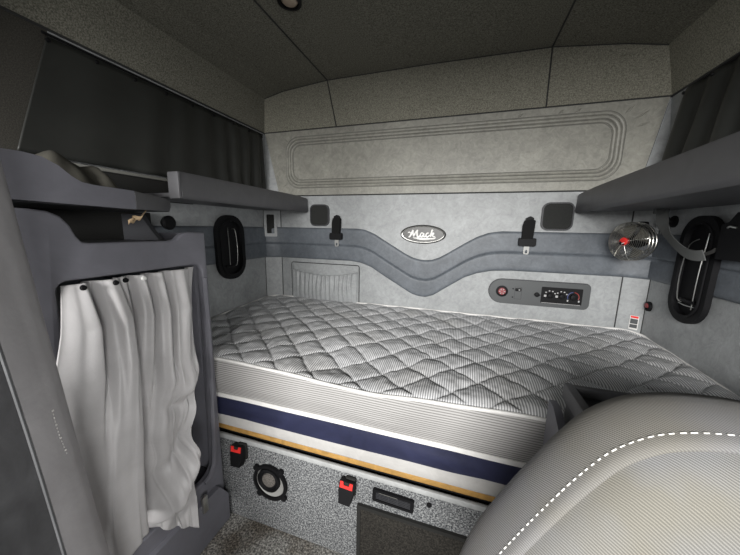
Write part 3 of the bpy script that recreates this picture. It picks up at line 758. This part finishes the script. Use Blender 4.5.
# ceiling lamp
t = thing('ceiling_light', 'small round lamp let into the dark headliner', 'ceiling light')
m = face_mat((-.605, .975, .7455), (1, 0, 0), (0, -1, 0)) @ Matrix.Rotation(0, 4, 'X')
bm = bmesh.new(); lathe(bm, [(.040, 0), (.040, .010), (.030, .012), (.029, .004), (0, .004)], m, 28); fin(bm, 'bezel', 'black', t)
bm = bmesh.new(); lathe(bm, [(.028, .004), (.022, .010), (0, .013)], m, 24); fin(bm, 'lens', 'lens', t)

# ================================================================== LEFT CABINET
XF = -.79
cab = thing('storage_cabinet', 'grey plastic cabinet left of the bunk with a curtained opening', 'cabinet')
def on_face(off=0): return face_mat((XF+off, 0, 0), (0, 1, 0), (0, 0, 1))
m = on_face()
# front panel as an outline with a window: built as strips between outer and inner loops
outer = []
def addc(lst, cx, cy, r, a0, a1, n=8):
    for i in range(n+1): a = rd(a0+(a1-a0)*i/n); lst.append((cx+r*cos(a), cy+r*sin(a)))
top_edge = [(.738, -.026), (.690, -.024), (.668, -.026), (.652, -.034), (.640, -.044), (.620, -.048), (.430, -.045), (.418, -.042), (.410, -.030), (.401, -.006), (.388, .012), (.370, .021), (.345, .024), (.262, .026)]
poly_out = top_edge+[(.262, -1.098), (.738, -1.098)]
inner = []
addc(inner, .690, -.152, .028, 0, 90); addc(inner, .384, -.146, .022, 90, 180); addc(inner, .384, -.850, .022, 180, 270); addc(inner, .655, -.828, .045, 270, 360)
inner = [((y if y < .7 or z > -.5 else y), z) for y, z in inner]
cu = bpy.data.curves.new('outline', 'CURVE'); cu.dimensions = '2D'; cu.fill_mode = 'BOTH'; cu.extrude = .006; cu.bevel_depth = .006; cu.bevel_resolution = 2; cu.offset = -.006
for lp in (poly_out, inner):
    sp = cu.splines.new('POLY'); sp.points.add(len(lp)-1); sp.use_cyclic_u = True
    for p_, (y, z) in zip(sp.points, lp): p_.co = (y, z, 0, 1)
tmp = bpy.data.objects.new('outline', cu); C.objects.link(tmp); bpy.context.view_layer.update()
me_ = bpy.data.meshes.new_from_object(tmp.evaluated_get(bpy.context.evaluated_depsgraph_get())); bpy.data.objects.remove(tmp); bpy.data.curves.remove(cu)
bm = bmesh.new(); bm.from_mesh(me_); bpy.data.meshes.remove(me_)
bmesh.ops.remove_doubles(bm, verts=bm.verts, dist=1e-5)
bm.transform(m @ Matrix.Translation((0, 0, -.012)))
fin(bm, 'front_panel', 'plastic', cab, angle=35)
# raised lip round the opening and along the post
bm = bmesh.new()
tube(bm, [m @ Vector((y, z, .001)) for y, z in [(.722, -.17), (.722, -.40), (.706, -.78), (.700, -.835), (.680, -.868), (.655, -.877)]], .0085, 8); fin(bm, 'opening_lip', 'plastic', cab)
bm = bmesh.new(); rbox(bm, ((XF-.03+XL)/2-.0, .727, -.562), (abs(XL-XF)-.045, .016, 1.066), .003); fin(bm, 'side_panel', 'plastic', cab)
bm = bmesh.new(); rbox(bm, (-.975, .322, -.55), (.32, .018, 1.09), .003); fin(bm, 'side_panel', 'plastic', cab)
bm = bmesh.new(); rbox(bm, (-.972, .53, -.062), (.315, .385, .012), .003); fin(bm, 'shelf', 'plastic_dark', cab)
bm = bmesh.new(); rbox(bm, (-.972, .53, -.895), (.315, .385, .012), .003); fin(bm, 'shelf', 'plastic_dark', cab)
bm = bmesh.new(); prism(bm, [(-1.01, -.05), (-1.01, .028), (-.93, .028), (-.89, -.02), (-.86, -.05)], 0, .014, face_mat((0, .655, 0), (1, 0, 0), (0, 0, 1)), bevel=.002); fin(bm, 'divider', 'plastic_dark', cab)
bm = bmesh.new(); rbox(bm, (-1.138, .57, -.011), (.010, .50, .102), .002); fin(bm, 'shade_panel', 'black_matte', cab)  # black sheet added to paint the cubby's inner shade
bm = bmesh.new(); prism(bm, [(.262, -1.098), (.736, -1.098), (.736, -.99), (.70, -.93), (.262, -.93)], 0, .018, m, bevel=.010, seg=3); fin(bm, 'kick_panel', 'plastic', cab)
bm = bmesh.new(); rbox(bm, (.632, -.930, .022), (.020, .060, .012), .003, m); fin(bm, 'latch', 'steel', cab)

# tray on top of the cabinet
tr = thing('storage_tray', 'grey plastic open tray fixed above the curtained cabinet', 'tray')
bm = bmesh.new()
ty = [(.262, .124), (.345, .127), (.372, .124), (.395, .112), (.415, .094), (.430, .085), (.450, .082), (.535, .079)]
prof = [(y, z) for y, z in ty]+[(.535, .034), (.262, .041)]
prism(bm, prof, -.016, .004, m, bevel=.006, seg=3); fin(bm, 'front_board', 'plastic', tr)
bm = bmesh.new()
dv = Vector((-.080, .150, 0)); L_ = dv.length; mm = face_mat((XF+.004, .537, 0), dv.normalized(), (0, 0, 1))
prism(bm, [(0, .034), (L_, .036), (L_+.012, .050), (L_+.012, .070), (L_*.85, .076), (0, .079)], -.016, 0, mm, bevel=.004); fin(bm, 'end_board', 'plastic_shelf', tr)  # darker plastic paints the shade on the turned-away end
bm = bmesh.new(); prism(bm, [(-.81, .32), (-.81, .53), (-.875, .69), (-1.13, .69), (-1.13, .32)], .036, .044, Matrix.Identity(4)); fin(bm, 'deck', 'plastic_dark', tr)
bm = bmesh.new(); rbox(bm, (-1.137, .665, .124), (.010, .69, .078), .002); fin(bm, 'dark_board', 'black_matte', tr)  # black board added over the wall behind the tray

t = tag(None or empty('folded_cloth'), 'crumpled dark olive cloth lying in the grey tray', 'cloth')
bm = bmesh.new()
def heap(u, v):
    x = -1.08+.20*v; y = .36+.25*u
    h = .115*math.exp(-((u-.45)/.30)**2-((v-.60)/.35)**2)+.06*math.exp(-((u-.8)/.12)**2-((v-.6)/.4)**2)+.012*noise.noise((u*8, v*6, 1))
    return Vector((x, y, .0485+max(.0, h)))
sheet(bm, heap, 40, 24); solid(fin(bm, 'fabric', 'olive', t, angle=80), .003, 1)

t = thing('paper_scrap', 'small crumpled tan paper scrap in the dark gap above the cabinet', 'paper')
bm = bmesh.new(); sheet(bm, lambda u, v: Vector((-.862+.012*sin(u*9)*v, .562+.038*u, .002+.018*u+.012*(v-.5)+.003*sin(u*14))), 12, 5); solid(fin(bm, 'sheet', 'tan', t, angle=80), .0015)
bm = bmesh.new(); ribbon(bm, spline([(-.862, .600, .022), (-.866, .612, .032), (-.870, .618, .0375)], 6), .004, .0012, (1, 0, 0)); fin(bm, 'tape', 'tan', t)

# curtain of the cabinet, on studs
cc_ = thing('cabinet_curtain', 'silver grey vinyl curtain hanging in the cabinet opening', 'curtain')
FY = [(0, .345), (.30, .425), (.36, .445), (.50, .485), (.56, .505), (.72, .59), (.86, .65), (1, .712)]
bm = bmesh.new()
FOLD = [(0, .028), (.06, .044), (.112, .056), (.135, -.018), (.185, -.020), (.225, .030), (.27, .054), (.312, .052), (.33, -.020), (.348, .016), (.375, .026), (.395, -.020), (.435, -.018), (.465, .030), (.505, .044), (.527, -.016), (.565, -.012), (.60, .030), (.65, .044), (.675, -.012), (.715, -.004), (.76, .034), (.84, .050), (.895, .040), (.925, -.008), (1, .002)]
BOTY = [(0, .285), (.18, .355), (.30, .405), (.36, .428), (.41, .452), (.55, .492), (.75, .535), (.88, .56), (1, .575)]
BOTF = [(0, .045), (.10, .058), (.22, .068), (.33, .074), (.362, .060), (.385, -.024), (.45, -.020), (.55, .010), (.66, .034), (.80, .030), (.92, .036), (1, .050)]
HEM = [(0, -.80), (.20, -.80), (.33, -.775), (.37, -.765), (.41, -.79), (.50, -.855), (.68, -.895), (.85, -.925), (1, -.945)]
def cur(u, v):
    y = (.374+.328*u); yb_ = smooth_tab(BOTY, u)
    k = v**(.9-.35*u); z0 = -.133; z1 = smooth_tab(HEM, u)
    z = z0+(z1-z0)*v
    yy = y+(yb_-y)*(k*k*(3-2*k))
    kk = min(1, v/.62); kk = kk*kk*(3-2*kk)
    yy -= .034*min(1, v*4)*max(0, 1-u/.11)
    d = smooth_tab(FOLD, u)*(1-kk)+smooth_tab(BOTF, u)*kk
    pin = .40+.60*min(1, v*7)
    crump = 0
    if u > .40:
        def ridge(a, b, w0, w1, h):     # a crease between two points of the sheet, steep below and soft above
            ax, av, bx, bv = a[0], a[1]*2, b[0], b[1]*2; L2 = (bx-ax)**2+(bv-av)**2
            t = max(0, min(1, ((u-ax)*(bx-ax)+(2*v-av)*(bv-av))/L2))
            px, pv = ax+t*(bx-ax), av+t*(bv-av); q = math.hypot(u-px, 2*v-pv); below = (2*v-pv)+(u-px)*.8 > 0
            return h*math.exp(-(q/(w0 if below else w1))**2)
        w = min(1, (u-.40)/.12)
        crump = w*(ridge((1.0, .36), (.80, .47), .045, .10, .017)+ridge((.98, .52), (.72, .40), .05, .10, .010)-ridge((.97, .455), (.70, .50), .06, .06, .022)
                   +ridge((1.0, .66), (.47, .965), .038, .13, .050)-ridge((.90, .60), (.46, .82), .09, .06, .022)-ridge((1.0, .80), (.66, 1.0), .06, .07, .016))*(1-.5*max(0, (u-.9)/.1))
        yy += w*u*(-.020*math.exp(-((v-.60)/.06)**2)+.010*math.exp(-((v-.40)/.06)**2))
    ripple = .004*noise.noise((u*14, v*3, 6))+.003*noise.noise((u*30, v*5, 2))
    out = -.020+.028*min(1, max(0, (v-.02)*3.5))     # drops from inside the opening and swells over the sill
    return Vector((XF+out+d*pin+crump+ripple*v, yy, z))
sheet(bm, cur, 200, 120); solid(fin(bm, 'vinyl_sheet', 'curtain', cc_, angle=80), .003)
for u in (.09, .28, .37, .49):
    p = cur(u, .012); bm = bmesh.new(); lathe(bm, [(.0065, 0), (.005, .005), (0, .006)], face_mat(p+Vector((.004, 0, 0)), (0, 1, 0), (0, 0, 1)), 12); fin(bm, 'stud', 'white_paint' if u == .49 else 'black', cc_)

# near curtain between cab and sleeper
nc = thing('privacy_curtain', 'heavy mid grey vinyl curtain gathered in front of the cabinet', 'curtain')
PTH = [(-.735, .252), (-.705, .258), (-.665, .262), (-.622, .257), (-.598, .240), (-.585, .222), (-.576, .206), (-.568, .189)]
path = spline([Vector((a, b, 0)) for a, b in PTH], 70)
bm = bmesh.new()
def near(u, v):
    k = u*69; i = min(68, int(k)); p = path[i].lerp(path[i+1], k-i)
    z = .62-1.66*v; s = Vector((p.x, p.y, 0))
    b = 1-.035*noise.noise((u*3, v*2.2, 1))-.03*max(0, v-.45)
    an = rd(-.4-5.3*z)+.012*noise.noise((u*2, v*3, 4))      # leans towards the cabinet lower down
    return Vector((s.x+.39*.68*an, s.y+.92*.68*an, z))
sheet(bm, near, 90, 60); solid(fin(bm, 'vinyl_sheet', 'curtain_near', nc, angle=80), .004)
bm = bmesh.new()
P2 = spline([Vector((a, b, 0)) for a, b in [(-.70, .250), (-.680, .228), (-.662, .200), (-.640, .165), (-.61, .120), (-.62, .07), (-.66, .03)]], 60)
def fold_pt(u, v):
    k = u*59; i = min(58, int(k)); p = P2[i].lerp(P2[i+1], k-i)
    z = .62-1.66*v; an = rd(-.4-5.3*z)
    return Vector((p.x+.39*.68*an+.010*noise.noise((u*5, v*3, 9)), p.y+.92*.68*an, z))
sheet(bm, fold_pt, 70, 50); solid(fin(bm, 'shaded_fold', 'curtain_shade_hem', nc, angle=80), .004)  # curtain's turned-away fold, with its shade put into a darker colour
bm = bmesh.new(); tube(bm, [near(.985, i/40)+Vector((.003, -.003, 0)) for i in range(41)], .0022, 6); fin(bm, 'hem', 'curtain_shade_hem', nc)
bm = bmesh.new()
for i in range(14):
    p = near(.68+.012*sin(i*.3), .545+i*.0036)+Vector((.0030, -.0005, 0)); rbox(bm, p, (.0012, .0012 if i % 4 else .003, .0030), .0004)
fin(bm, 'stain', 'tape_grey', nc)

# ================================================================== RIGHT: SIDE CABINET AND PASSENGER SEAT
sd = thing('side_locker', 'dark grey plastic locker with recessed top beside the mattress', 'locker')
bm = bmesh.new(); rbox(bm, (.510, .650, -.735), (.52, .14, .726), .012, None, 3); fin(bm, 'body', 'plastic_shelf', sd)
bm = bmesh.new()
rbox(bm, (.252, .650, -.358), (.020, .142, .038), .006); rbox(bm, (.510, .713, -.358), (.53, .014, .034), .005); rbox(bm, (.510, .585, -.364), (.53, .014, .024), .005); rbox(bm, (.420, .655, -.360), (.016, .14, .026), .005)
fin(bm, 'rim', 'plastic_shelf', sd)
bm = bmesh.new(); rbox(bm, (.335, .66, -.368), (.15, .12, .008), .002); rbox(bm, (.590, .66, -.366), (.33, .12, .008), .002); fin(bm, 'lid', 'plastic_dark', sd)
bm = bmesh.new(); prism(bm, [(.585, -1.09), (.725, -1.09), (.725, -.392), (.69, -.390), (.640, -.415), (.585, -.45)], 0, .016, face_mat((.220, 0, 0), (0, 1, 0), (0, 0, 1)), bevel=.005, seg=3); fin(bm, 'side_board', 'plastic', sd)

st = thing('passenger_seat', 'grey twill truck seat with white stitched seam at the front right', 'seat')
HW = [(-.70, .315), (-.62, .315), (-.56, .303), (-.49, .280), (-.41, .240), (-.345, .204), (-.305, .180), (-.263, .150), (-.236, .118), (-.221, .088), (-.211, .045), (-.208, .0)]
SX = .335
half = spline([Vector((w, z)) for z, w in HW], 48)
outline = [Vector((SX-p.x, p.y)) for p in half]+[Vector((SX+p.x, p.y)) for p in half[::-1][1:]]
def normals(lp):
    out = []
    for i in range(len(lp)):
        t_ = (lp[min(i+1, len(lp)-1)]-lp[max(i-1, 0)]).normalized(); out.append(Vector((t_.y, -t_.x)))   # inward: clockwise path from left over the top
    return out
nrm_ = normals(outline)
def inset(d, squash=0.):
    lp = []
    for p, n in zip(outline, nrm_):
        q = p+n*d*(1 if True else 0)
        lp.append(q)
    return lp
def lean(y, z): return y+.05*(z+.2)
def loop3(bm, d, y, crease=0.):
    out = []
    for p, n in zip(outline, nrm_):
        q = Vector((p.x+n.x*d, p.y+n.y*d))
        if d > .10:      # keep large insets tidy
            k = (d-.10)/.30
            c_ = Vector((SX, min(q.y, -.36))); q0 = Vector((p.x+n.x*.10, p.y+n.y*.10)); q = q0.lerp(c_, min(.98, k))
        out.append(bm.verts.new((q.x, lean(y, q.y), q.y)))
    return out
def skin(bm, loops):
    for A, B in zip(loops, loops[1:]):
        for i in range(len(A)-1): bm.faces.new((A[i], A[i+1], B[i+1], B[i]))
YSX = .350
bm = bmesh.new()
bol = [(.06, YSX+.150), (.02, YSX+.142), (.004, YSX+.125), (0, YSX+.105), (.001, YSX+.090), (.003, YSX+.075), (.007, YSX+.060), (.012, YSX+.046)]
skin(bm, [loop3(bm, d, y) for d, y in bol]); fin(bm, 'bolster', 'seat_side', st, angle=80)
bm = bmesh.new()
pip = [(.012, YSX+.046), (.014, YSX+.041), (.019, YSX+.036), (.023, YSX+.0355), (.026, YSX+.039)]
skin(bm, [loop3(bm, d, y) for d, y in pip]); fin(bm, 'piping', 'seat_side', st, angle=80)
bm = bmesh.new()
fc_ = [(.026, YSX+.039), (.030, YSX+.031), (.042, YSX+.018), (.062, YSX+.007), (.10, YSX-.002), (.14, YSX-.010), (.20, YSX-.015), (.28, YSX-.018), (.36, YSX-.019), (.40, YSX-.019)]
skin(bm, [loop3(bm, d, y) for d, y in fc_]); fin(bm, 'face_panel', 'seat', st, angle=80)
bm = bmesh.new()
bk = [(.06, YSX+.150), (.10, YSX+.156), (.2, YSX+.16), (.40, YSX+.16)]
skin(bm, [loop3(bm, d, y) for d, y in bk]); fin(bm, 'back_shell', 'plastic_dark', st, angle=80)
# white stitches along the piping
bm = bmesh.new(); acc = 0; on = True
line = []
for p, n in zip(outline, nrm_): q = Vector((p.x+n.x*.0108, p.y+n.y*.0108)); line.append(Vector((q.x, lean(YSX+.0485, q.y), q.y+.0004)))
fine = [a.lerp(b, j/8) for a, b in zip(line, line[1:]) for j in range(8)]
seg = []; acc = 0
for a, b in zip(fine, fine[1:]):
    acc += (b-a).length; ph = acc % .0105
    if ph < .0068: seg.append(a)
    else:
        if len(seg) > 1: tube(bm, seg, .0009, 5)
        seg = []
fin(bm, 'stitching', 'thread', st)
bm = bmesh.new(); tube(bm, [(.188, lean(YSX-.002, z), z) for z in [-.372-.03*i for i in range(11)]], .0022, 6); fin(bm, 'seam', 'seat_side', st)
bm = bmesh.new(); rbox(bm, (SX, .02, -.72), (.56, .52, .14), .05, None, 4); fin(bm, 'cushion', 'seat', st)
bm = bmesh.new(); rbox(bm, (SX, .05, -.945), (.36, .36, .30), .02); fin(bm, 'pedestal', 'plastic_dark', st)

# ================================================================== PLACE EVERYTHING ON THE FLOOR FRAME
def tree(o):
    yield o
    for c in o.children: yield from tree(c)
for r in ROOTS:
    ms = [o for o in tree(r) if o.type == 'MESH']
    lo = Vector((1e9,)*3); hi = Vector((-1e9,)*3)
    for o in ms:
        for v in o.data.vertices:
            for i in range(3): lo[i] = min(lo[i], v.co[i]); hi[i] = max(hi[i], v.co[i])
    c = Vector(((lo.x+hi.x)/2, (lo.y+hi.y)/2, lo.z))
    for o in ms: o.data.transform(Matrix.Translation(-c))
    r.location = c+Vector((0, 0, H))

# ================================================================== CAMERA
cam = bpy.data.cameras.new('camera'); co = bpy.data.objects.new('camera', cam); C.objects.link(co); sc.camera = co
cam.sensor_fit = 'HORIZONTAL'; cam.sensor_width = 36; cam.lens = 36*290/740; cam.clip_start = .02
yaw, pit, rol = rd(-17.4), rd(9.8), rd(-1.03)
fw = Vector((sin(yaw)*cos(pit), cos(yaw)*cos(pit), -sin(pit))); rt = Vector((cos(yaw), -sin(yaw), 0)); dn = fw.cross(rt)
r2 = rt*cos(rol)+dn*sin(rol); d2 = -rt*sin(rol)+dn*cos(rol)
mw = Matrix((r2, -d2, -fw)).transposed().to_4x4(); mw.translation = (0, 0, H); co.matrix_world = mw

# ================================================================== LIGHT: daylight through windscreen and door windows
def area(name, loc, aim, sx, sy, power, col):
    l = bpy.data.lights.new(name, 'AREA'); l.shape = 'RECTANGLE'; l.size = sx; l.size_y = sy; l.energy = power; l.color = col
    o = bpy.data.objects.new(name, l); C.objects.link(o); o.location = loc
    o.rotation_euler = (Vector(aim)-Vector(loc)).to_track_quat('-Z', 'Y').to_euler(); return o
area('windscreen_daylight', (-.1, -2.0, H+.38), (-.1, 1.5, H-.38), 1.7, .6, 74, (1, .985, .96)).data.spread = rd(125)
area('passenger_window_daylight', (1.0, -.72, H-.08), (-.8, .45, H-.55), .6, .45, 8, (1, .99, .97)).data.spread = rd(100)
area('driver_window_daylight', (-1.2, -.95, H+.10), (.5, .95, H-.55), .6, .4, 4, (1, .99, .97))
w = bpy.data.worlds.new('sky'); sc.world = w; w.use_nodes = True
w.node_tree.nodes['Background'].inputs[0].default_value = (.85, .88, .9, 1); w.node_tree.nodes['Background'].inputs[1].default_value = .10

sc.view_settings.view_transform = 'Standard'; sc.view_settings.look = 'None'
sc.view_settings.exposure = 0; sc.view_settings.gamma = 1; sc.view_settings.use_curve_mapping = False
